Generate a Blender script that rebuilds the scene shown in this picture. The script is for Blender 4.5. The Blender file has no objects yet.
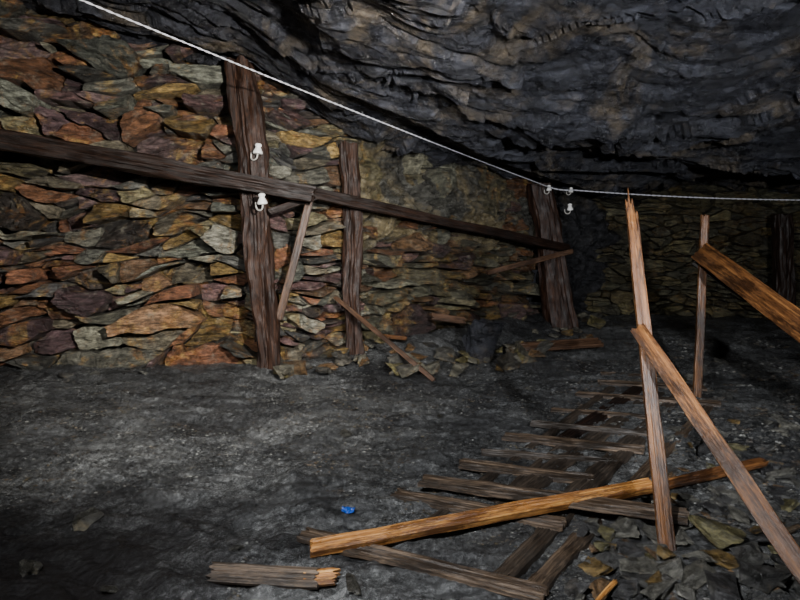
import bpy, bmesh, math, random
from mathutils import Vector, Matrix, noise

scene = bpy.context.scene
EYE = 1.5
F = 600.0

def W(px, py, d):
    """world point seen at that place of the photo, standing d metres into the chamber"""
    return Vector(((px-400)/F*d, d, EYE-(py-250)/F*d))

def link(o):
    scene.collection.objects.link(o); return o

def fbm(x, y, z=0.0, o=4):
    return noise.fractal(Vector((x, y, z)), 1.0, 2.0, o, noise_basis='PERLIN_ORIGINAL')

def sstep(a, b, x):
    t = max(0, min(1, (x-a)/(b-a))); return t*t*(3-2*t)

def lerp_tab(tab, x):
    if x <= tab[0][0]: return tab[0][1]
    for (a, va), (b, vb) in zip(tab, tab[1:]):
        if x <= b:
            t = (x-a)/(b-a); t = t*t*(3-2*t)*0.5+t*0.5
            return va+(vb-va)*t
    return tab[-1][1]

# ------------------------------------------------------------------ materials
class NT:
    def __init__(s, name):
        s.m = bpy.data.materials.new(name); s.m.use_nodes = True
        s.t = s.m.node_tree; s.b = s.t.nodes['Principled BSDF']
    def n(s, typ, **kw):
        nd = s.t.nodes.new(typ)
        for k, v in kw.items():
            if k in nd.inputs: nd.inputs[k].default_value = v
            else: setattr(nd, k, v)
        return nd
    def l(s, a, b): s.t.links.new(a, b)
    def coord(s, scale=(1,1,1), rot=0.0):
        tc = s.n('ShaderNodeTexCoord'); mp = s.n('ShaderNodeMapping'); mp.inputs['Scale'].default_value = scale
        mp.inputs['Rotation'].default_value = (0, 0, rot)
        s.l(tc.outputs['Object'], mp.inputs['Vector']); return mp.outputs['Vector']
    def noise(s, vec, scale, detail=6, rough=.6, dist=0):
        nd = s.n('ShaderNodeTexNoise', Scale=scale, Detail=detail, Roughness=rough, Distortion=dist)
        s.l(vec, nd.inputs['Vector']); return nd.outputs['Fac']
    def ramp(s, fac, stops):
        r = s.n('ShaderNodeValToRGB'); e = r.color_ramp.elements
        while len(e) < len(stops): e.new(.5)
        for el, (p, c) in zip(e, stops):
            el.position = p; el.color = (c[0], c[1], c[2], 1) if not isinstance(c, (int, float)) else (c, c, c, 1)
        s.l(fac, r.inputs['Fac']); return r.outputs['Color']
    def mix(s, fac, a, b, mode='MIX'):
        nd = s.n('ShaderNodeMix', data_type='RGBA', blend_type=mode)
        for sock, v in ((nd.inputs[0], fac), (nd.inputs[6], a), (nd.inputs[7], b)):
            if isinstance(v, (int, float)): sock.default_value = v
            elif isinstance(v, tuple): sock.default_value = (*v, 1)
            else: s.l(v, sock)
        return nd.outputs[2]
    def bump(s, h, strength, dist, prev=None):
        b = s.n('ShaderNodeBump', Strength=strength, Distance=dist); s.l(h, b.inputs['Height'])
        if prev: s.l(prev, b.inputs['Normal'])
        return b.outputs['Normal']

def mat_wallstone(name, tint=(1,1,1), rust=.5):
    s = NT(name)
    at = s.n('ShaderNodeAttribute', attribute_name='Col')
    v = s.coord((1,1,1)); vs = s.coord((1.2,1.2,4.0))
    big = s.noise(v, 2.3, 8, .75, 1.0)
    patch = s.ramp(big, [(.52, 0), (.60, 1)])
    ochre = s.ramp(s.noise(v, 5, 6, .7), [(.3, (.12,.042,.014)), (.46, (.26,.12,.034)), (.61, (.47,.34,.12))])
    mul = s.n('ShaderNodeMath', operation='MULTIPLY'); s.l(patch, mul.inputs[0]); mul.inputs[1].default_value = rust
    c = s.mix(mul.outputs[0], at.outputs['Color'], ochre)
    det = s.ramp(s.noise(vs, 5, 14, .87), [(.40, .10), (.5, .85), (.59, 2.4)])
    c = s.mix(1.0, c, det, 'MULTIPLY')
    pale = s.ramp(s.noise(v, 6, 10, .8), [(.55, 0), (.66, .65)])
    c = s.mix(pale, c, (.37,.36,.30))
    c = s.mix(1.0, c, tint, 'MULTIPLY')
    s.l(c, s.b.inputs['Base Color'])
    r = s.ramp(s.noise(v, 6, 4), [(.3, .22), (.7, .56)]); s.l(r, s.b.inputs['Roughness'])
    b1 = s.bump(s.noise(vs, 5, 14, .84), 1.0, .12)
    b2 = s.bump(s.noise(v, 36, 8, .75), .7, .018, b1)
    s.l(b2, s.b.inputs['Normal']); return s.m

def mat_rock(name, dark, light, ochre_amt=.6, oth=.54, ocol=(.19,.15,.09)):
    s = NT(name)
    v = s.coord((1,1,1)); vs = s.coord((.55,2.2,2.4)); vl = s.coord((.35,7.5,7))
    mid = tuple(a*.65+b*.35 for a, b in zip(dark, light))
    c = s.ramp(s.noise(vs, 1.6, 14, .80, 1.6), [(.37, dark), (.52, mid), (.65, light)])
    oc = s.ramp(s.noise(v, .9, 9, .75, .8), [(oth, 0), (oth+.11, ochre_amt)])
    c = s.mix(oc, c, ocol)
    pat = s.ramp(s.noise(v, 5, 13, .87), [(.41, .25), (.59, 1.9)])
    c = s.mix(1.0, c, pat, 'MULTIPLY')
    s.l(c, s.b.inputs['Base Color'])
    r = s.ramp(s.noise(v, 3, 8, .7), [(.38, .13), (.60, .40)]); s.l(r, s.b.inputs['Roughness'])
    b0 = s.bump(s.noise(vs, 1.6, 13, .78, 1.6), 1.0, .11)
    b1 = s.bump(s.noise(vl, 2.6, 14, .85, 2.4), 1.0, .09, b0)
    b2 = s.bump(s.noise(v, 20, 8, .8), .7, .018, b1)
    s.l(b2, s.b.inputs['Normal']); return s.m

def mat_ground():
    s = NT('mud_and_gravel')
    v = s.coord((1,1,1)); vs = s.coord((1,2.8,1), .35)
    c = s.ramp(s.noise(v, .8, 10, .75, .5), [(.38, (.046,.047,.049)), (.5, (.108,.111,.112)), (.62, (.21,.214,.21))])
    sp = s.ramp(s.noise(v, 25, 14, .97), [(.41, .15), (.51, .8), (.59, 3.2)])
    c = s.mix(1.0, c, sp, 'MULTIPLY')
    st = s.ramp(s.noise(vs, 2.2, 12, .8), [(.42, .52), (.58, 1.3)])
    c = s.mix(1.0, c, st, 'MULTIPLY')
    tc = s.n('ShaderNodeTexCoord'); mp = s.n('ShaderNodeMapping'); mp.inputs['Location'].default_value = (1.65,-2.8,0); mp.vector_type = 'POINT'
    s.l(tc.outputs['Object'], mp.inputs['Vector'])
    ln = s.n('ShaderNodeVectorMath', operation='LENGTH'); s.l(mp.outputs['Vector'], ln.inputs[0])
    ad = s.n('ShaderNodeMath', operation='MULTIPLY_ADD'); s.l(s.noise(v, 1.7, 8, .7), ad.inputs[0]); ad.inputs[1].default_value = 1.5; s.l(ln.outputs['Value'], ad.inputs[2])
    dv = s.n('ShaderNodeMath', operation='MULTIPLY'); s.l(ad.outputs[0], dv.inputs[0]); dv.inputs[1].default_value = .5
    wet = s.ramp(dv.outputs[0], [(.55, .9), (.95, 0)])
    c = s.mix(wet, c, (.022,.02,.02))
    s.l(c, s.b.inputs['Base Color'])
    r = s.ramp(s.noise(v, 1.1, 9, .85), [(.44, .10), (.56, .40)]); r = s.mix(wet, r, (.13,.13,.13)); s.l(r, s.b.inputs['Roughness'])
    b1 = s.bump(s.noise(vs, 4, 14, .82), 1.0, .09)
    b2 = s.bump(s.noise(v, 28, 13, .9), 1.0, .042, b1)
    s.l(b2, s.b.inputs['Normal']); return s.m

def mat_wood(name, dark, mid, light, rough=(.45,.8), stain=.6, gb=.8, spec=.5):
    s = NT(name)
    g = s.coord((.5, 34, 34)); v = s.coord((1,1,1)); w = s.coord((1.8, 10, 10))
    c = s.ramp(s.noise(g, 2.2, 10, .78, .0), [(.35, dark), (.5, mid), (.66, light)])
    st = s.ramp(s.noise(w, 1.1, 9, .85), [(.455, 0), (.57, stain)])
    c = s.mix(st, c, tuple(x*.5 for x in dark))
    s.l(c, s.b.inputs['Base Color'])
    s.b.inputs['Specular IOR Level'].default_value = spec
    r = s.ramp(s.noise(v, 6, 4), [(.3, rough[0]), (.7, rough[1])]); s.l(r, s.b.inputs['Roughness'])
    b1 = s.bump(s.noise(g, 2.0, 10, .75), gb, .009)
    b2 = s.bump(s.noise(v, 30, 6, .7), .4, .006, b1)
    s.l(b2, s.b.inputs['Normal']); return s.m

def mat_plain(name, col, rough, metal=0, var=.2):
    s = NT(name); v = s.coord()
    c = s.ramp(s.noise(v, 20, 5), [(.3, tuple(x*(1-var) for x in col)), (.7, col)])
    s.l(c, s.b.inputs['Base Color']); s.b.inputs['Roughness'].default_value = rough
    s.b.inputs['Metallic'].default_value = metal; return s.m

M_wall = mat_wallstone('rusty_slate_stones', (1.02,.98,.91), .7)
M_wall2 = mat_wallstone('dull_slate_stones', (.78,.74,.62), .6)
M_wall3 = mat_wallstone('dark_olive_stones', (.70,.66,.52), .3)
M_loose = mat_wallstone('loose_slate', (.68,.68,.65), .35)
M_rock = mat_rock('folded_slate_rock', (.005,.005,.007), (.080,.084,.102), .6, .515, (.155,.12,.075))
M_rockochre = mat_rock('ochre_stained_slate_rock', (.022,.021,.018), (.17,.165,.14), .8, .47, (.21,.165,.085))
M_rockdark = mat_rock('dark_slate_rock', (.01,.01,.012), (.07,.07,.075), .3)
M_ground = mat_ground()
M_post = mat_wood('decayed_brown_timber', (.006,.003,.002), (.026,.011,.006), (.080,.034,.016), (.4,.75), .75, spec=.3)
M_beam = mat_wood('dark_wet_timber', (.004,.0025,.002), (.014,.007,.0045), (.042,.020,.012), (.35,.65), .6, spec=.3)
M_orange = mat_wood('orange_pine', (.10,.032,.008), (.36,.155,.038), (.70,.39,.12), (.22,.45), .9)
M_brown = mat_wood('weathered_brown_pine', (.030,.012,.005), (.125,.050,.016), (.31,.142,.045), (.25,.5), .95)
M_brace = mat_wood('dull_brown_board', (.024,.012,.007), (.095,.049,.027), (.21,.12,.068), (.3,.6), .8)
M_sleep = mat_wood('muddy_sleeper_wood', (.018,.012,.008), (.075,.051,.033), (.21,.15,.098), (.3,.65), .9)
M_darkw = mat_wood('dark_muddy_wood', (.012,.009,.007), (.040,.030,.022), (.10,.076,.055), (.3,.6), .7)
M_porc = mat_plain('white_porcelain', (.88,.87,.83), .25)
M_hook = mat_plain('pale_hook', (.45,.43,.39), .5)
M_cable = mat_plain('white_cable', (.58,.58,.62), .5)
M_blue = mat_plain('blue_plastic', (.006,.055,.32), .35)

# ------------------------------------------------------------------ ground
def gz(x, y):
    z = .05*fbm(x*.55, y*.55, 3.1, 3)
    z += .17*sstep(8.0, 10.0, y)
    wl = 7.1 if x < -1.7 else 7.1+(x+1.7)*.78
    z += (.08+.14*sstep(-1.2, 0, x))*math.exp(-((y-wl)/.6)**2) if x < 2.5 else 0
    z += .10*sstep(.85, 1.5, x)*sstep(3.6, 2.9, y)
    return z

def gfine(x, y):
    z = gz(x, y)
    tr = math.exp(-((x-.45*y-.1)/1.0)**2)          # flatter along the track
    wx = x+.3*fbm(x*.8, y*.8, 12, 3); wy = y+.25*fbm(x*.8, y*.8, 17, 3)+.25*x
    z += (1-.5*tr)*(.044*fbm(wx*1.3, wy*3.6, 7, 6)+.040*(abs(fbm(wx*1.6+wy*.8, wy*4.5, 1, 5))-.12))
    z += .016*fbm(x*12, y*16, 4, 5)
    return z

def on_ground(px, py, lift=0):
    d = 4.0
    for _ in range(20):
        p = W(px, py, d); h = gz(p.x, d)+lift
        d = max(2.0, min(14, (EYE-h)*F/(py-250)))
    p = W(px, py, d); p.z = gz(p.x, d)+lift
    return p

def grid_mesh(name, xs, ys, fz, mat, flip=False, smooth=True):
    verts = [(x, y, fz(x, y)) for y in ys for x in xs]
    nx = len(xs); faces = []
    for j in range(len(ys)-1):
        for i in range(nx-1):
            a = j*nx+i; f = (a, a+1, a+nx+1, a+nx)
            faces.append(f[::-1] if flip else f)
    me = bpy.data.meshes.new(name); me.from_pydata(verts, [], faces)
    me.materials.append(mat)
    if smooth: me.polygons.foreach_set('use_smooth', [True]*len(faces))
    return link(bpy.data.objects.new(name, me))

xs = [-9+.06*i for i in range(50)]; x = xs[-1]
while x < 7.0: x += .019 if -2.6 < x < 2.8 else .030; xs.append(x)
while x < 9.9: x += .08; xs.append(x)
ys = [-1.5+1.0*j/8 for j in range(24)]
y = ys[-1]
while y < 16: y += .016+.008*max(0, y-1.5); ys.append(y)
o = grid_mesh('floor', xs, ys, gfine, M_ground); o['kind'] = 'structure'
o['label'] = 'dark wet mud and gravel floor of the mine chamber'; o['category'] = 'floor'

# ------------------------------------------------------------------ ceiling
E0 = W(-20,-42,4.4); E1 = W(549,187,9.62)        # ends of the cable span hung below the roof
C0 = Vector((0,0,EYE)); PN = (E0-C0).cross(E1-C0)
if PN.z < 0: PN = -PN
DV = Vector((E1.x-E0.x, E1.y-E0.y)).normalized()
CT = [(-9,4.8),(-4.6,4.42),(-3,4.0),(-1.9,3.70),(-1.25,3.33),(-.6,3.08),(.5,2.88),(1.6,2.74),(10,2.78)]
def facet(x, y, seed, tilt):
    d, pts = noise.voronoi(Vector((x, y, seed)))
    c = pts[0]; h = noise.cell_vector(c*7.3)
    return (h.x-.5)*tilt*(x-c.x)+(h.y-.5)*tilt*(y-c.y)+(h.z-.5)*tilt*.35
def cz(x, y):
    z = lerp_tab(CT, x)+.75*(1-sstep(2.5, 8.2, y))
    z -= .20*math.exp(-((x-2.6)/1.6)**2-((y-6.4)/1.5)**2)
    wx = x+1.0*fbm(x*.35, y*.35, 9, 3); wy = y+1.0*fbm(x*.35+5, y*.35, 4, 3)
    z += .26*fbm(wx*.45, wy*.6, 2, 3)
    r = .30*fbm(x*1.0, y*1.0, 8, 3)
    z += .22*facet(wx*.5+r, wy*1.0+r, 3.3, 1.6)
    z += .12*facet(wx*.7+wy*.5+r, wy*4.2+r*2, 8.1, 1.6)
    z += .05*facet(wx*1.4+wy+r*2, wy*10+r*3, 1.7, 1.6)
    t = wy*3.6+wx*.7+2.2*fbm(wx*.55, wy*.55, 11, 4); f = t-math.floor(t)
    z -= .05*(f if f < .9 else (1-f)*9)*(.5+fbm(x*.7, y*.7, 3, 2))
    z += .020*fbm(x*2.5, y*9, 6, 5)
    # the roof stays clear above the hung cable and on the chamber side of it
    if y > .5 and -.75 < x/y < .32:
        rel = (x-E0.x)*DV.y-(y-E0.y)*DV.x       # >0 chamber side of the cable line
        zp = EYE-(PN.x*x+PN.y*y)/PN.z
        fade = sstep(-.55, -.12, rel)*sstep(.32, .27, x/y)
        lim = zp+.11+.09*fbm(x*1.4, y*2.2, 5, 5)
        if z < lim: z = z+(lim-z)*fade
    return z
xs2 = [-9+18.9*i/470 for i in range(471)]
ys2 = [-1.5+17.5*i/660 for i in range(661)]
o = grid_mesh('ceiling', xs2, ys2, cz, M_rock, flip=True, smooth=False); o['kind'] = 'structure'
o['label'] = 'rough folded dark grey slate roof of the mine'; o['category'] = 'ceiling'

# ------------------------------------------------------------------ dry stone walls
def clip(poly, a, b, c):
    out = []; n = len(poly)
    for i in range(n):
        p, q = poly[i], poly[(i+1) % n]
        dp = a*p[0]+b*p[1]-c; dq = a*q[0]+b*q[1]-c
        if dp <= 0: out.append(p)
        if (dp < 0 < dq) or (dq < 0 < dp):
            t = dp/(dp-dq); out.append((p[0]+(q[0]-p[0])*t, p[1]+(q[1]-p[1])*t))
    return out

PAL = [(.18,.088,.048),(.19,.115,.068),(.12,.125,.11),(.19,.19,.16),(.135,.082,.082),(.09,.058,.064),(.075,.076,.078),
       (.26,.18,.07),(.22,.22,.175),(.09,.092,.086),(.22,.20,.12),(.15,.135,.10),(.125,.088,.09),(.05,.042,.038),(.15,.16,.135),(.17,.078,.045),(.11,.12,.105)]
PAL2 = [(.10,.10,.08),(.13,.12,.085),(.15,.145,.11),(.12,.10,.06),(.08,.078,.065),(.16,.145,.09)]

def cells(sites, k, reach):
    for i, (su, sv, sw) in enumerate(sites):
        R = 1.8
        poly = [(su-R, sv-R), (su+R, sv-R), (su+R, sv+R), (su-R, sv+R)]
        for j, (tu, tv, tw) in enumerate(sites):
            if j == i or abs(tu-su) > reach or abs(tv-sv) > reach: continue
            a = 2*(tu-su); b = 2*(tv-sv); c = (tu*tu+tv*tv-tw)-(su*su+sv*sv-sw)
            poly = clip(poly, a, b, c)
            if len(poly) < 3: break
        if len(poly) >= 3: yield [(p[0], p[1]/k) for p in poly]

def stone_wall(name, label, P, Q, height, rows, seed, mat, k=1.9, prot=.26, pal=PAL, stack=.42, snap=.3, ext=.25):
    rnd = random.Random(seed)
    P = Vector((*P, 0)); Q = Vector((*Q, 0)); L = (Q-P).length; du = (Q-P).normalized()
    n = Vector((du.y, -du.x, 0))
    sites = []; v = -.15
    while v < height:
        rh = rows[0]+(rows[1]-rows[0])*rnd.random()**1.1
        u = -.5-rnd.random()*.4
        while u < L+.5:
            w = rh*rnd.choice([.8,1.1,1.6,2.1,2.6,3.2])
            if rnd.random() < stack and rh > .16:          # a stack of thinner stones
                m = rnd.choice([2,3,3,4] if rh > .3 else [2,2,3])
                for q in range(m):
                    h = rnd.choice([1,1,2])
                    for e in range(h): sites.append((u+w*(e+.5)/h+rnd.uniform(-.1,.1)*w, (v+rh*(q+.5)/m)*k+rnd.uniform(-.02,.02), 0))
                u += w; continue
            sites.append((u+w/2, (v+rh/2+rnd.uniform(-.35,.35)*rh)*k, rnd.uniform(-.5,.7)*(rh*k)**2*.6)); u += w
        v += rh
    polys = []
    for poly in cells(sites, k, 2.2):
        us = [p[0] for p in poly]; vs_ = [p[1] for p in poly]; wd = max(us)-min(us); hd = max(vs_)-min(vs_)
        if wd > .35 and rnd.random() < snap:
            ang = rnd.uniform(-.7,.7) if wd < 3*hd else rnd.uniform(-.4,.4)
            a, b = math.cos(ang), math.sin(ang); m = (min(us)+wd*rnd.uniform(.3,.7), min(vs_)+hd*.5); c = a*m[0]+b*m[1]
            polys += [clip(poly, a, b, c), clip(poly, -a, -b, -c)]
        elif hd > .22 and rnd.random() < snap*1.5:
            ang = rnd.uniform(-.25,.25); a, b = math.sin(ang), math.cos(ang); m = (min(us)+wd*.5, min(vs_)+hd*rnd.uniform(.3,.7)); c = a*m[0]+b*m[1]
            polys += [clip(poly, a, b, c), clip(poly, -a, -b, -c)]
        else: polys.append(poly)
    verts = []; faces = []; cols = []
    for poly in polys:
        if len(poly) < 3: continue
        ar = abs(sum(poly[q][0]*poly[(q+1) % len(poly)][1]-poly[(q+1) % len(poly)][0]*poly[q][1] for q in range(len(poly))))/2
        if ar < .0012: continue
        ch = []
        for q in range(len(poly)):
            p0 = poly[q]; p1 = poly[(q+1) % len(poly)]; r = rnd.uniform(.01,.08)
            ch += [(p0[0]+(p1[0]-p0[0])*r, p0[1]+(p1[1]-p0[1])*r), (p0[0]+(p1[0]-p0[0])*(1-r), p0[1]+(p1[1]-p0[1])*(1-r))]
        seg = [math.dist(ch[q], ch[(q+1) % len(ch)]) for q in range(len(ch))]; per = sum(seg)
        N = max(16, min(80, int(per/.028))); pts = []; acc = 0; q = 0
        for m in range(N):
            tgt = per*m/N
            while acc+seg[q] < tgt and q < len(seg)-1: acc += seg[q]; q += 1
            t = (tgt-acc)/max(seg[q], 1e-6); A = ch[q]; B = ch[(q+1) % len(ch)]
            pts.append((A[0]+(B[0]-A[0])*t, A[1]+(B[1]-A[1])*t))
        cu = sum(p[0] for p in pts)/N; cv = sum(p[1] for p in pts)/N
        if cu < -ext or cu > L+ext: continue
        size = math.sqrt(ar); ins = 1-min(.06, .004/size); vex = rnd.uniform(.0,.022)
        po = rnd.uniform(-.35, 1)*prot*min(1.0, size/.22)
        planes = []
        for _ in range(rnd.choice([1,2,3,4])):
            planes.append((rnd.uniform(-.6,.6), rnd.uniform(-1.1,.7), rnd.uniform(0,.03)))
        oz = rnd.random()*50; base = len(verts)
        rings = [(1.0,-.4),(1.0,-.05),(.985,-.008),(.93,0),(.82,0),(.68,0),(.52,0),(.34,0),(.17,0)]
        edge = .2+.4*rnd.random(); strat = rnd.uniform(8, 18); sk = rnd.uniform(-.25,.25); rot = rnd.uniform(-.10,.10)
        jag = rnd.uniform(.06,.14); sa = rnd.uniform(.01,.05)
        col = rnd.choice(pal); br = rnd.uniform(.5,1.6); col = tuple(c*br for c in col)
        def warpv(uu, vv):
            return vv+.16*fbm(uu*.45, vv*.4, seed, 2)+.11*fbm(uu*1.1, vv*1.1, seed+3, 2)+.012*fbm(uu*4, vv*4, seed+5, 2)
        def warpu(uu, vv): return uu+.07*fbm(uu*1.8, vv*2.4, seed+9, 3)
        def depth(uu, vv, dd):
            if dd < -.1: return -.34
            pl = min(a*(uu-cu)+b*(vv-cv)+c for a, b, c in planes)
            t = (vv+sk*uu)*strat+.8*fbm(uu*2.5, vv*4, oz, 3); st = (t-math.floor(t))
            nn = .05*fbm(uu*3+oz, vv*5, oz, 5)-sa*st
            return po+max(-.14, pl)+dd*edge*1.3+nn
        cr, sr = math.cos(rot), math.sin(rot)
        for s_, dd in rings:
            for (pu, pv) in pts:
                jx = jag*fbm(pu*7, pv*9, oz, 5)
                du_ = (pu-cu)*s_*ins*(1+jx); dv_ = ((pv-cv)-math.copysign(vex, pv-cv)*min(1, abs(pv-cv)/.03))*s_*ins*(1+jx*1.5)
                uu = cu+du_*cr-dv_*sr; vv = cv+du_*sr+dv_*cr
                w = P+du*warpu(uu, vv)+n*depth(uu, vv, dd)
                verts.append((w.x, w.y, warpv(uu, vv)))
        w = P+du*warpu(cu, cv)+n*depth(cu, cv, 0); verts.append((w.x, w.y, warpv(cu, cv)))
        nr = len(rings)
        for r in range(nr-1):
            for m in range(N):
                a = base+r*N+m; b = base+r*N+(m+1) % N
                faces.append((a, b, b+N, a+N))
        for m in range(N):
            faces.append((base+(nr-1)*N+m, base+(nr-1)*N+(m+1) % N, base+nr*N))
        cols += [(*col, 1)]*(nr*N+1)
    b0 = len(verts)
    for uu, zz in ((-.05,-.3),(L+.05,-.3),(L+.05,height+.3),(-.05,height+.3)):
        w = P+du*uu+n*(-.22); verts.append((w.x, w.y, zz)); cols.append((.012,.010,.008,1))
    faces.append((b0, b0+1, b0+2, b0+3))
    me = bpy.data.meshes.new(name); me.from_pydata(verts, [], faces)
    ca = me.color_attributes.new('Col', 'FLOAT_COLOR', 'POINT')
    ca.data.foreach_set('color', [c for cc in cols for c in cc])
    me.materials.append(mat)
    bm = bmesh.new(); bm.from_mesh(me); bmesh.ops.recalc_face_normals(bm, faces=bm.faces)
    bm.to_mesh(me); bm.free()
    o = link(bpy.data.objects.new(name, me)); o['kind'] = 'structure'; o['label'] = label; o['category'] = 'stone wall'
    return o

stone_wall('wall_left', 'dry stone wall of rusty brown slate blocks', (-7.6,6.85), (-1.72,7.65), 4.9, (.15,.46), 6, M_wall, k=2.4, stack=.42, snap=.24, prot=.34)
stone_wall('wall_middle', 'narrow dry stone wall of small slate pieces between posts', (-1.72,7.6), (-.55,8.35), 4.0, (.10,.28), 8, M_wall, prot=.18, snap=.2, k=2.2, ext=.0)
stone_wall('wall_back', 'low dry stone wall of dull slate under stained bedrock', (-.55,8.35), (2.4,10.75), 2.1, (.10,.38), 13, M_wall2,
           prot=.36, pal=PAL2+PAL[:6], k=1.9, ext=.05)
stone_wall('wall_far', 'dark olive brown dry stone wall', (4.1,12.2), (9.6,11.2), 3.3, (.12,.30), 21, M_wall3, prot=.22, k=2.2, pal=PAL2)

def rock_wall(name, label, P, Q, mat, h=4.9, z0=-.4, amp=.25, step=.12, out=0.0):
    P = Vector((*P, 0)); Q = Vector((*Q, 0)); L = (Q-P).length; du = (Q-P).normalized(); n = Vector((du.y, -du.x, 0))
    nx = int(L/step)+2; nz = int((h-z0)/step)+2; verts = []; faces = []
    for j in range(nz):
        for i in range(nx):
            u = L*i/(nx-1); z = z0+(h-z0)*j/(nz-1)
            r = .3*fbm(u, z, 4, 3)
            d = amp*fbm(u*.7, z*1.2, h+P.x, 5)+.06*fbm(u*3, z*9, 3, 3)+amp*.7*facet(u*1.6+r, z*3.2+r*2, P.y, 1.6)+amp*.4*facet(u*4+r*2, z*8+r, 3+P.y, 1.6)
            if z0 > 0:
                d += out*sstep(z0, z0+.5, z)-.35*(1-sstep(z0, z0+.22+.15*fbm(u*2, 1, 1, 3), z))
                d -= .4*(1-sstep(0, .3, u))
            w = P+du*u+n*d; verts.append((w.x, w.y, z+(.40*fbm(u*1.3, 0, 7, 4) if z0 > 0 else 0)))
    for j in range(nz-1):
        for i in range(nx-1):
            a = j*nx+i; faces.append((a, a+1, a+nx+1, a+nx))
    me = bpy.data.meshes.new(name); me.from_pydata(verts, [], faces); me.materials.append(mat)
    o = link(bpy.data.objects.new(name, me)); o['kind'] = 'structure'; o['label'] = label; o['category'] = 'rock wall'
rock_wall('wall_bedrock', 'ochre stained grey bedrock above the low stone wall', (-.80,8.12), (2.35,10.72), M_rockochre, 3.4, 1.50, .30, .04, .16)
rock_wall('wall_corner', 'dark rock corner beside the far post', (2.3,10.9), (4.25,12.35), M_rockdark, 3.6, -.4, .35, .08)
rock_wall('wall_right', 'dark rock side wall of the chamber', (9.5,11.4), (9.7,-1.5), M_rock, 4.0)
rock_wall('wall_side', 'dark rock side wall beyond the stone wall', (-8.6,-1.5), (-7.5,7.0), M_rock, 5.8)

# ------------------------------------------------------------------ timber
def frame(p0, p1, normal):
    x = (p1-p0).normalized(); z = (normal-x*normal.dot(x)).normalized(); y = z.cross(x)
    M = Matrix((x, y, z)).transposed().to_4x4(); M.translation = p0; return M

def finish(o, label, cat, group=None, kids=False):
    o['label'] = label; o['category'] = cat
    if group: o['group'] = group
    return o

def plank(name, label, p0, p1, w, t, normal, mat, seed, jag=(.02,.02), taper=1.0, cat='plank', bow=0.0, rough=.003, group=None, tip=0):
    rnd = random.Random(seed); M = frame(p0, p1, normal); L = (p1-p0).length
    n = max(8, int(L/.04)); m = 13; verts = []; faces = []
    js = []
    for e in range(2):
        r = [rnd.random() for _ in range(m)]
        js.append([jag[e]*(.25*r[i]+1.0*abs(fbm(i*.42+seed, e*7+.3, seed, 3))*1.6) for i in range(m)])
    if tip: js[1] = [jag[1]*(1.1*abs(i/(m-1)-tip)**.6+.55*rnd.random()) for i in range(m)]
    for i in range(n+1):
        f = i/n; ww = w*(1+(taper-1)*f)
        for side in (1, -1):
            rng = range(m) if side == 1 else range(m-1, -1, -1)
            for c in rng:
                yy = (c/(m-1)-.5)
                x0 = js[0][c]; x1 = L-js[1][c]
                x = x0+(x1-x0)*f
                edge = abs(yy)*2
                th = t*.5*(1 if edge < .99 else .78)
                if jag[0] > .06 and f < .05: th *= .45+.5*f/.05
                if jag[1] > .06 and f > .95: th *= .45+.5*(1-f)/.05
                nz = rough*fbm(x*3, c*.9+seed, side*3, 3)
                ny = rough*1.6*fbm(x*4, seed*1.3, (1 if yy > 0 else 9), 4)
                verts.append((x, yy*ww+ny+bow*.3*math.sin(f*3.14), side*th+nz+bow*math.sin(f*3.14)))
    R = 2*m
    for i in range(n):
        for k in range(R):
            a = i*R+k; b = i*R+(k+1) % R
            faces.append((a, a+R, b+R, b))
    for c in range(m-1):
        a, b, b2, a2 = c, c+1, R-2-c, R-1-c
        faces.append((a, b, b2, a2)); q = n*R
        faces.append((q+a2, q+b2, q+b, q+a))
    me = bpy.data.meshes.new(name); me.from_pydata(verts, [], faces); me.materials.append(mat)
    o = link(bpy.data.objects.new(name, me)); o.matrix_world = M
    return finish(o, label, cat, group)

def log(name, label, p0, p1, r0, r1, normal, mat, seed, square=.5, rough=.03, cat='post', bend=0.0, group=None, flat=1.0):
    M = frame(p0, p1, normal); L = (p1-p0).length
    n = max(10, int(L/.035)); m = 48; verts = []; faces = []
    for i in range(n+1):
        f = i/n; r = r0+(r1-r0)*f
        for k in range(m):
            a = 2*math.pi*k/m; c, s_ = math.cos(a), math.sin(a)
            e = 1/max(abs(c), abs(s_)); rr = r*(1+(e-1)*square)
            rr += rough*(1.3*fbm(c*.8+seed, s_*.8, f*L*.9, 4)-.35*max(0, 1-9*abs(fbm(c*2.6+seed, s_*2.6, f*L*.10, 2)))+.35*fbm(c*3+seed, s_*3, f*L*2.0, 5))
            x = f*L
            if i in (0, n): x += (.05 if i else -.05)*fbm(c*2, s_*2, seed+i, 3)*min(1, r/.1)
            verts.append((x, rr*c+bend*math.sin(f*3.14)+rough*.8*fbm(f*L*.9, seed, 2, 3), rr*s_*flat))
    for i in range(n):
        for k in range(m):
            a = i*m+k; b = i*m+(k+1) % m
            faces.append((a, b, b+m, a+m))
    verts += [(0,0,0), (L,0,0)]
    for k in range(m):
        faces.append((len(verts)-2, (k+1) % m, k)); faces.append((len(verts)-1, n*m+k, n*m+(k+1) % m))
    me = bpy.data.meshes.new(name); me.from_pydata(verts, [], faces); me.materials.append(mat)
    bm = bmesh.new(); bm.from_mesh(me); bmesh.ops.recalc_face_normals(bm, faces=bm.faces); bm.to_mesh(me); bm.free()
    o = link(bpy.data.objects.new(name, me)); o.matrix_world = M
    return finish(o, label, cat, group)

CAM = Vector((0,-1,0)); UP = Vector((0,0,1))
def foot(px, py, d):
    p = W(px, py, d); p.z = gz(p.x, p.y)-.04; return p

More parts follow.
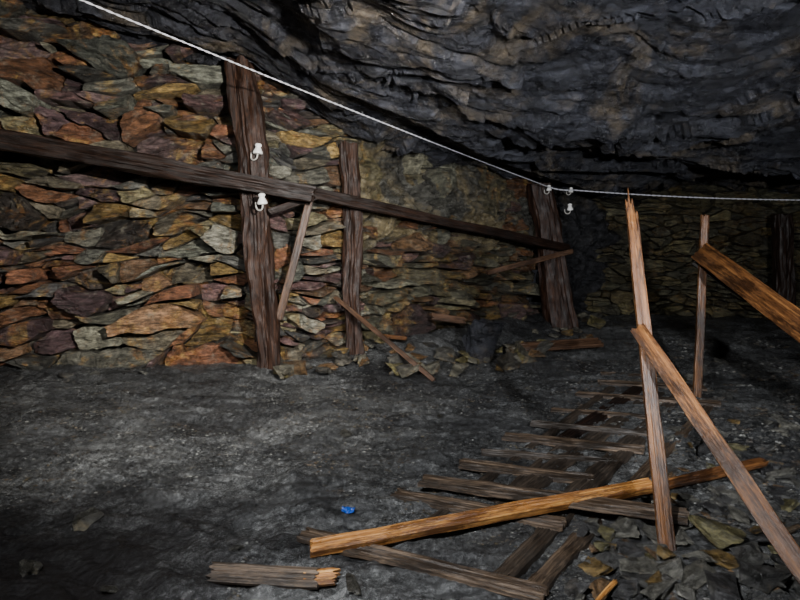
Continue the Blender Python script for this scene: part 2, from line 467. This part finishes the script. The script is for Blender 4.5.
# posts
log('timber_post', 'thick decayed brown timber post against the stone wall', foot(268,374,7.22), W(241,62,7.26), .13, .175, CAM, M_post, 3, .5, .06, bend=-.03)
log('timber_post', 'narrow dark timber post between wall sections', foot(354,364,7.95), W(350,144,8.05), .115, .125, CAM, M_post, 7, .5, .05)
log('timber_post', 'stout dark grey-brown timber post at the passage corner', W(563,333,10.1), W(540,183,10.1), .25, .18, CAM, M_post, 11, .5, .05)
log('timber_post', 'dark timber post beside the dark stone wall', foot(784,340,10.8), W(782,215,10.8), .15, .14, CAM, M_beam, 12, .6, .04)
# long beams
A = W(0,139,6.6); B = W(314,195,7.02); A2 = A+(A-B)*.30
log('timber_beam', 'long thick dark wooden beam fixed across the stone wall', A2, B, .125, .088, UP, M_beam, 17, .8, .026, cat='beam')
log('timber_beam', 'long thin dark wooden beam reaching the corner post', W(296,190,7.27), W(568,248,9.78), .072, .058, UP, M_beam, 19, .8, .018, cat='beam')
# braces
plank('wooden_brace', 'thin weathered brown brace plank leaning on the post', W(279,320,7.2), W(311,196,7.2), .09, .04, CAM, M_brace, 23, cat='brace')
plank('wooden_brace', 'short dark spacer plank under the beam', W(268,212,7.02), W(316,197,7.3), .08, .05, CAM, M_beam, 24, cat='brace')
plank('wooden_stick', 'thin brown stick leaning against the stone wall', W(435,381,6.95), W(334,296,7.78), .055, .035, CAM, M_brace, 25, (.04,.05), cat='stick')
plank('wooden_stick', 'short grey brown stick propped at the corner post', W(486,273,9.05), W(573,251,9.72), .08, .05, CAM, M_brace, 26, (.03,.03), cat='stick')
plank('wooden_plank', 'pale brown plank lying on rubble by the post', on_ground(520,326,.16), on_ground(602,342,.16), .16, .05, Vector((0,-.6,1)), M_brace, 27, (.08,.05))
plank('wooden_plank', 'short broken plank stuck on the stone wall base', W(430,316,8.35), W(466,321,8.6), .10, .05, Vector((0,-1,.4)), M_brace, 28, (.05,.05))
plank('wooden_stick', 'short dark stick at the foot of the wall', W(382,336,8.0), W(407,339,8.2), .05, .035, Vector((0,-1,.4)), M_brown, 29, (.03,.03), cat='stick')

# standing and leaning planks
plank('wooden_plank', 'tall upright reddish plank with splintered top', on_ground(668,558,-.02), W(629,184,3.62), .078, .026, CAM, M_brown, 31, (.01,.16), .80, tip=.7)
plank('wooden_plank', 'brown plank leaning diagonally against the upright plank', W(636,326,3.27), on_ground(838,622,.02), .082, .026, Vector((-.5,-1,.5)), M_brown, 32, (.03,.02))
plank('wooden_plank', 'thin upright orange-brown plank standing on the floor', foot(697,396,6.1), W(705,214,6.25), .08, .04, CAM, M_brown, 33, (.01,.04))
d0 = W(699,250,5.95); d1 = W(800,326,4.6); d2 = d1+(d1-d0)*1.5
d2.z = max(d2.z, .03)
plank('wooden_plank', 'wide brown board sloping down from the thin upright', d0, d2, .20, .03, Vector((-.8,-.6,.5)), M_brown, 34, (.03,.03))
plank('wooden_stick', 'thin dark stick crossing behind the wide board', W(692,262,6.3), W(748,300,6.0), .05, .03, CAM, M_darkw, 35, (.03,.03), cat='stick')
# planks on the floor
plank('wooden_plank', 'long orange-edged plank lying across the sleepers', on_ground(309,549,.06), on_ground(652,485,.14), .07, .055, Vector((.1,-.55,1)), M_orange, 41, (.02,.02))
plank('wooden_plank', 'brown plank end lying beyond the upright plank', on_ground(600,500,.07), on_ground(766,461,.10), .06, .03, Vector((0,-.5,1)), M_brown, 42, (.02,.05))
bl = plank('wooden_plank', 'flat broken weathered board with orange split end', on_ground(206,572,.035), on_ground(322,579,.045), .085, .030, Vector((0,-.8,1)), M_sleep, 63, (.06,.04), cat='broken plank')
se = plank('split_end', 'orange splintered end', on_ground(302,579,.045), on_ground(342,575,.047), .070, .024, Vector((0,-.8,1)), M_orange, 46, (.02,.06))
del se['category']; mw = se.matrix_world.copy(); se.parent = bl; se.matrix_parent_inverse = bl.matrix_world.inverted(); se.matrix_world = mw
plank('wood_splinter', 'small orange wood splinter on the rubble', on_ground(596,603,.05), on_ground(618,580,.08), .02, .012, UP, M_orange, 44, (.02,.03), cat='splinter')

# track sleepers
SL = [((600,374),(680,378),.10),((597,382),(706,388),.11),((575,394),(722,404),.11),((550,410),(648,418),.10),((530,423),(650,434),.07),
      ((503,436),(646,450),.11),((480,452),(620,463),.07),((458,463),(596,481),.12),((392,494),(566,526),.11),((300,534),(548,596),.10),((420,480),(691,517),.12)]
for i, (a, b, w) in enumerate(SL):
    lift = .022 if i < 10 else .07
    if i == 9: lift = .045
    plank('railway_sleeper', 'muddy grey-brown wooden sleeper of the old track', on_ground(*a, lift+.010*((i*5) % 3-1)), on_ground(*b, lift+.010*((i*7) % 3-1)), w, .03,
          Vector((.05,-.14,1)), M_darkw if i in (4, 6) else M_sleep, 50+i, (.04,.04), cat='sleeper', rough=.008, group='sleepers of the old track')
ST = [((714,402),(532,592),.09,M_sleep),((612,388),(430,524),.07,M_darkw),((658,393),(500,510),.15,M_darkw),((640,388),(565,440),.14,M_beam),
      ((680,396),(560,510),.13,M_darkw),((575,440),(470,530),.13,M_darkw),((640,440),(500,582),.10,M_darkw)]
for i, (a, b, w, mt) in enumerate(ST):
    plank('track_board', 'long dark muddy board under the sleepers', on_ground(*b, .006), on_ground(*a, .006), w, .045, UP, mt, 70+i, (.05,.05),
          cat='board', rough=.008, group='boards under the sleepers')

# ------------------------------------------------------------------ loose stones
def rockmesh(seed, sx, sy, sz, ochre=.2):
    rnd = random.Random(seed); bm = bmesh.new()
    for _ in range(12):
        v = Vector((rnd.uniform(-1,1), rnd.uniform(-1,1), rnd.uniform(-1,1)))
        bm.verts.new((v.x*sx, v.y*sy, max(-1, min(1, v.z*2.0))*sz))
    r = bmesh.ops.convex_hull(bm, input=bm.verts)
    bmesh.ops.delete(bm, geom=[g for g in bm.verts if not g.link_faces], context='VERTS')
    bmesh.ops.subdivide_edges(bm, edges=bm.edges, cuts=3, use_grid_fill=True)
    for v in bm.verts:
        f = .20*fbm(v.co.x/sx*1.7+seed, v.co.y/sy*1.7, v.co.z/sz*2, 5)
        v.co *= 1+f
    me = bpy.data.meshes.new('loose_stone'); bm.to_mesh(me); bm.free()
    if rnd.random() < ochre: col = rnd.choice([(.24,.16,.06),(.20,.18,.09),(.20,.12,.06)])
    else: col = rnd.choice([(.10,.10,.10),(.13,.13,.125),(.17,.165,.145),(.08,.08,.085),(.20,.195,.175),(.11,.105,.10)])
    ca = me.color_attributes.new('Col', 'FLOAT_COLOR', 'POINT')
    ca.data.foreach_set('color', list((*col, 1))*len(me.vertices)); me.materials.append(M_loose)
    return me

rnd = random.Random(77)
def stone(px, py, size, flat=.35, label='angular grey slate stone on the mud floor', grp=None, lift=0.0, ochre=.2):
    p = on_ground(px, py); sx = size*rnd.uniform(.9,1.4); sy = size*rnd.uniform(.6,.9); sz = size*flat*rnd.uniform(.6,1.2)
    me = rockmesh(rnd.randrange(10**6), sx, sy, sz, ochre)
    o = link(bpy.data.objects.new('loose_stone', me))
    o.location = (p.x, p.y, max(p.z, gfine(p.x, p.y))+sz*.5+lift); o.rotation_euler = (rnd.uniform(-.35,.35), rnd.uniform(-.35,.35), rnd.uniform(-3,3))
    finish(o, label, 'stone', grp); return o

gA = 'rubble by the leaning planks'
for (px, py, s) in [(622,538,.09),(645,522,.08),(715,540,.15),(745,560,.11),(700,584,.09),(768,592,.11),(645,577,.09),(608,572,.08),
                    (738,524,.09),(782,535,.10),(795,562,.10),(575,592,.07),(680,600,.09),(628,598,.08),(722,602,.10),(600,552,.07),
                    (790,508,.09),(755,508,.07),(712,515,.07),(800,590,.08),(780,482,.07),(742,488,.06),(655,545,.06),
                    (630,558,.07),(722,570,.08),(765,548,.08),(690,530,.07),(660,598,.07),(745,582,.08),(780,570,.08),(590,575,.07),(606,596,.07),
                    (700,565,.09),(670,578,.08),(640,590,.08),(755,575,.09)]:
    stone(px, py, s, .36, 'flat angular slate slab in the rubble under the planks', gA, ochre=.3, lift=rnd.uniform(0,.04))
for i in range(88):
    stone(rnd.uniform(575,805), rnd.uniform(500,603), rnd.uniform(.02,.055), .5, 'small slate chip in the rubble under the planks', gA, ochre=.3, lift=rnd.uniform(0,.03))
gB = 'rubble at the foot of the stone wall'
for i in range(72):
    t = rnd.random(); px = 275+t*330+rnd.uniform(-8,8)
    py = 374-t*42+rnd.uniform(-16,8)
    o = stone(px, py, rnd.uniform(.06,.20), rnd.uniform(.3,.55), 'broken slate piece heaped at the wall foot', gB, lift=.05, ochre=.35)
    o.data.materials[0] = M_wall2
for (px, py, s) in [(430,354,.24),(400,352,.22),(525,345,.24),(510,368,.20),(455,352,.22),(540,340,.22)]:
    stone(px, py, s, .35, 'large slate block at the foot of the wall', gB, lift=.03).data.materials[0] = M_wall2
p = on_ground(486,364)
o = link(bpy.data.objects.new('loose_stone', rockmesh(4247, .27, .12, .30, 0))); o.location = (p.x, p.y, p.z+.27); o.rotation_euler = (.2,.1,.2)
o.data.materials[0] = M_rock
finish(o, 'dark upright slate slab standing in the rubble', 'stone', gB)
for i in range(6):
    px = rnd.uniform(2,270); stone(px, 380+rnd.uniform(-5,5), rnd.uniform(.04,.10), .4, 'small stone at the foot of the wall', gB)
gC = 'stones scattered on the floor'
for (px, py, s) in [(88,524,.10),(345,437,.06),(355,410,.05),(235,555,.05),(30,575,.07),(110,590,.05),
                    (440,420,.04),(530,392,.05),(355,590,.05)]:
    stone(px, py, s, .25, 'flat dark slate slab lying on the mud', gC, ochre=0).data.materials[0] = M_rockochre
for i in range(12):
    px = rnd.uniform(650,790); py = rnd.uniform(352,385); stone(px, py, rnd.uniform(.04,.12), .5, 'stone on the dark far floor', gC)
for i in range(66):
    px = rnd.uniform(655,800); py = rnd.uniform(395,505); stone(px, py, rnd.uniform(.03,.09), .4, 'slate piece in the rubble beside the old track', gC)

# gravel as stuff
verts = []; faces = []; cols = []
for i in range(36000):
    y = 2.3+7*rnd.random()**1.4; x = rnd.uniform(-.72,.72)*y
    if y > 6.6+max(0, (x+1.7))*.7: continue
    if fbm(x*.9, y*.9, 31, 3) < -.2: continue
    if math.hypot(x+1.65, y-2.8) < .9: continue
    s = rnd.uniform(.002,.007)*(1+.18*y)*(1.6 if x > .45*y else 1); z = gfine(x, y)+s*.1
    b = len(verts); a = rnd.random()*3
    for v in ((1,0,0),(0,1,0),(-1,0,0),(0,-1,0),(0,0,1),(0,0,-1)):
        vx, vy = v[0]*math.cos(a)-v[1]*math.sin(a), v[0]*math.sin(a)+v[1]*math.cos(a)
        j = rnd.uniform(.6,1.3); verts.append((x+vx*s*j*1.3, y+vy*s*j, z+v[2]*s*j*.6))
    for f in ((0,1,4),(1,2,4),(2,3,4),(3,0,4),(1,0,5),(2,1,5),(3,2,5),(0,3,5)): faces.append(tuple(b+k for k in f))
    g = rnd.uniform(.05,.14)+(.40*rnd.random() if rnd.random() < .22 else 0); cols += [(g, g, g*.98, 1)]*6
me = bpy.data.meshes.new('gravel'); me.from_pydata(verts, [], faces)
ca = me.color_attributes.new('Col', 'FLOAT_COLOR', 'POINT'); ca.data.foreach_set('color', [c for cc in cols for c in cc]); me.materials.append(M_loose)
o = link(bpy.data.objects.new('gravel', me)); o['kind'] = 'stuff'; finish(o, 'small slate gravel scattered over the mud floor', 'gravel')

# blue scrap
p = on_ground(348,516)
bm = bmesh.new()
bmesh.ops.create_grid(bm, x_segments=10, y_segments=8, size=1)
for v in bm.verts:
    x, y_ = v.co.x, v.co.y; r = 1-.45*abs(fbm(x*1.9, y_*1.9, 3, 4))
    v.co = Vector((x*.038*r, y_*.024*r, .016*fbm(x*1.9, y_*1.9, 5, 4)+.004*(x*x)))
bmesh.ops.solidify(bm, geom=bm.faces[:], thickness=.002)
me = bpy.data.meshes.new('plastic_scrap'); bm.to_mesh(me); bm.free(); me.materials.append(M_blue)
o = link(bpy.data.objects.new('plastic_scrap', me)); o.location = (p.x, p.y, gfine(p.x, p.y)+.014); o.rotation_euler = (.25,.05,0)
finish(o, 'small crumpled blue plastic scrap lying in the mud', 'plastic scrap')

# ------------------------------------------------------------------ insulators and cable
def lathe(name, prof, mat, seg=24):
    verts = []; faces = []
    for (r, z) in prof:
        for k in range(seg):
            a = 2*math.pi*k/seg; verts.append((r*math.cos(a), r*math.sin(a), z))
    for i in range(len(prof)-1):
        for k in range(seg):
            a = i*seg+k; b = i*seg+(k+1) % seg; faces.append((a, b, b+seg, a+seg))
    me = bpy.data.meshes.new(name); me.from_pydata(verts, [], faces); me.materials.append(mat)
    me.polygons.foreach_set('use_smooth', [True]*len(faces)); return me
PROF = [(0,-.05),(.036,-.052),(.048,-.05),(.050,-.038),(.044,-.02),(.036,-.006),(.031,.006),(.026,.014),(.027,.022),(.034,.028),(.035,.042),(.028,.052),(.014,.058),(0,.06)]
me_ins = lathe('porcelain_body', PROF, M_porc)
def tube(name, path, r, mat, seg=10):
    verts = []; faces = []
    for i, q in enumerate(path):
        t = (path[min(i+1, len(path)-1)]-path[max(i-1, 0)]).normalized(); s1 = Vector((1,0,0)); s1 = (s1-t*s1.dot(t)).normalized(); s2 = t.cross(s1).normalized()
        for k in range(seg):
            a = 2*math.pi*k/seg; v = q+(s1*math.cos(a)+s2*math.sin(a))*r; verts.append(tuple(v))
    for i in range(len(path)-1):
        for k in range(seg):
            a = i*seg+k; b = i*seg+(k+1) % seg; faces.append((a, b, b+seg, a+seg))
    faces.append(tuple(range(seg))); faces.append(tuple((len(path)-1)*seg+k for k in range(seg))[::-1])
    me = bpy.data.meshes.new(name); me.from_pydata(verts, [], faces); me.materials.append(mat); return me
path = [Vector((0,0,-.045)), Vector((0,0,-.07))]+[Vector((0,.045-.045*math.cos(a*math.pi/8), -.07-.04*math.sin(a*math.pi/8))) for a in range(1, 9)]+[Vector((0,.09,-.03))]
me_hook = tube('metal_hook', path, .008, M_hook)
def insulator(p, sc, tilt=0, label='white porcelain cable insulator on the timber post'):
    e = link(bpy.data.objects.new('cable_insulator', None)); e.empty_display_size = .05
    e.location = p; e.scale = (sc,)*3; e.rotation_euler = (0, tilt, 1.0)
    a = link(bpy.data.objects.new('porcelain_body', me_ins.copy())); a.parent = e
    b = link(bpy.data.objects.new('metal_hook', me_hook.copy())); b.parent = e
    b['label'] = 'curved pale metal hook'
    finish(e, label, 'insulator', 'porcelain cable insulators')
insulator(W(258,149,6.98), 1.15, .12)
insulator(W(262,199,6.78), 1.15, -.12, 'white porcelain insulator under the long beam')
insulator(W(549,188,9.70), .85, 0, 'white porcelain insulator at the corner post holding the cable')
insulator(W(571,190,9.72), .75, .3, 'white porcelain insulator beside the corner post')
insulator(W(570,207,9.74), 1.0, -.2, 'white porcelain insulator hanging below the cable')

def cable(name, label, pts, r):
    dense = []
    for a, b, sag in pts:
        n = int((b-a).length/.014)
        for i in range(n+1):
            if i == 0 and dense: continue
            t = i/n; q = a.lerp(b, t); q.z -= sag*4*t*(1-t); dense.append(q)
    V = []; Fc = []; seg = 6
    for ph in (0, math.pi):
        acc = 0; b0 = len(V)
        for i, q in enumerate(dense):
            if i: acc += (q-dense[i-1]).length
            ang = acc*2*math.pi/.16+ph
            tx = (dense[min(i+1, len(dense)-1)]-dense[max(i-1, 0)]).normalized()
            s1 = tx.cross(UP).normalized(); s2 = s1.cross(tx)
            w = q+(s1*math.cos(ang)+s2*math.sin(ang))*r*1.25
            for k in range(seg):
                a = 2*math.pi*k/seg; v = w+(s1*math.cos(a)+s2*math.sin(a))*r; V.append(tuple(v))
            if i:
                for k in range(seg):
                    a = b0+(i-1)*seg+k; b = b0+(i-1)*seg+(k+1) % seg; Fc.append((a, b, b+seg, a+seg))
    me = bpy.data.meshes.new(name); me.from_pydata(V, [], Fc); me.materials.append(M_cable)
    me.polygons.foreach_set('use_smooth', [True]*len(Fc))
    o = link(bpy.data.objects.new(name, me)); finish(o, label, 'cable'); return o
cable('twisted_cable', 'twisted white electric cable strung below the roof', [(E0, E1, .03)], .0038)
cable('twisted_cable', 'twisted white electric cable running on from the corner post', [(E1, W(573,190,9.6), .02), (W(573,190,9.6), W(860,200,9.2), .05)], .0048)

# ------------------------------------------------------------------ lights
def spot(loc, tgt, energy, col, angle, blend=.8, size=.25):
    l = bpy.data.lights.new('lamp', 'SPOT'); l.energy = energy; l.color = col; l.spot_size = math.radians(angle); l.spot_blend = blend; l.shadow_soft_size = size
    o = link(bpy.data.objects.new('unseen_spot', l)); o.location = loc  # unseen spot that lights the chamber; no lamp stands here
    o.rotation_euler = (Vector(tgt)-Vector(loc)).to_track_quat('-Z', 'Y').to_euler(); return o
spot((1.0,1.4,2.55), (-3.0,7.4,2.0), 3600, (1,.97,.92), 80, 1.0, .06)
spot((1.4,.3,1.9), (2.6,8.4,2.1), 1800, (.94,.96,1), 76, 1.0, .06)  # fill spot added to brighten the back right
spot((-.7,.2,2.6), (.4,4.8,.2), 1250, (.97,.98,1), 92, 1.0, .06)  # fill spot added for the near floor and planks
w = bpy.data.worlds.new('World'); scene.world = w; w.use_nodes = True
w.node_tree.nodes['Background'].inputs[0].default_value = (.8,.85,1,1); w.node_tree.nodes['Background'].inputs[1].default_value = .015

cam = bpy.data.cameras.new('Camera'); co = link(bpy.data.objects.new('Camera', cam))
co.location = (0,0,EYE); co.rotation_euler = (math.radians(90),0,0)
cam.sensor_width = 36; cam.lens = 27; cam.shift_y = -.0625; cam.clip_start = .05
scene.camera = co
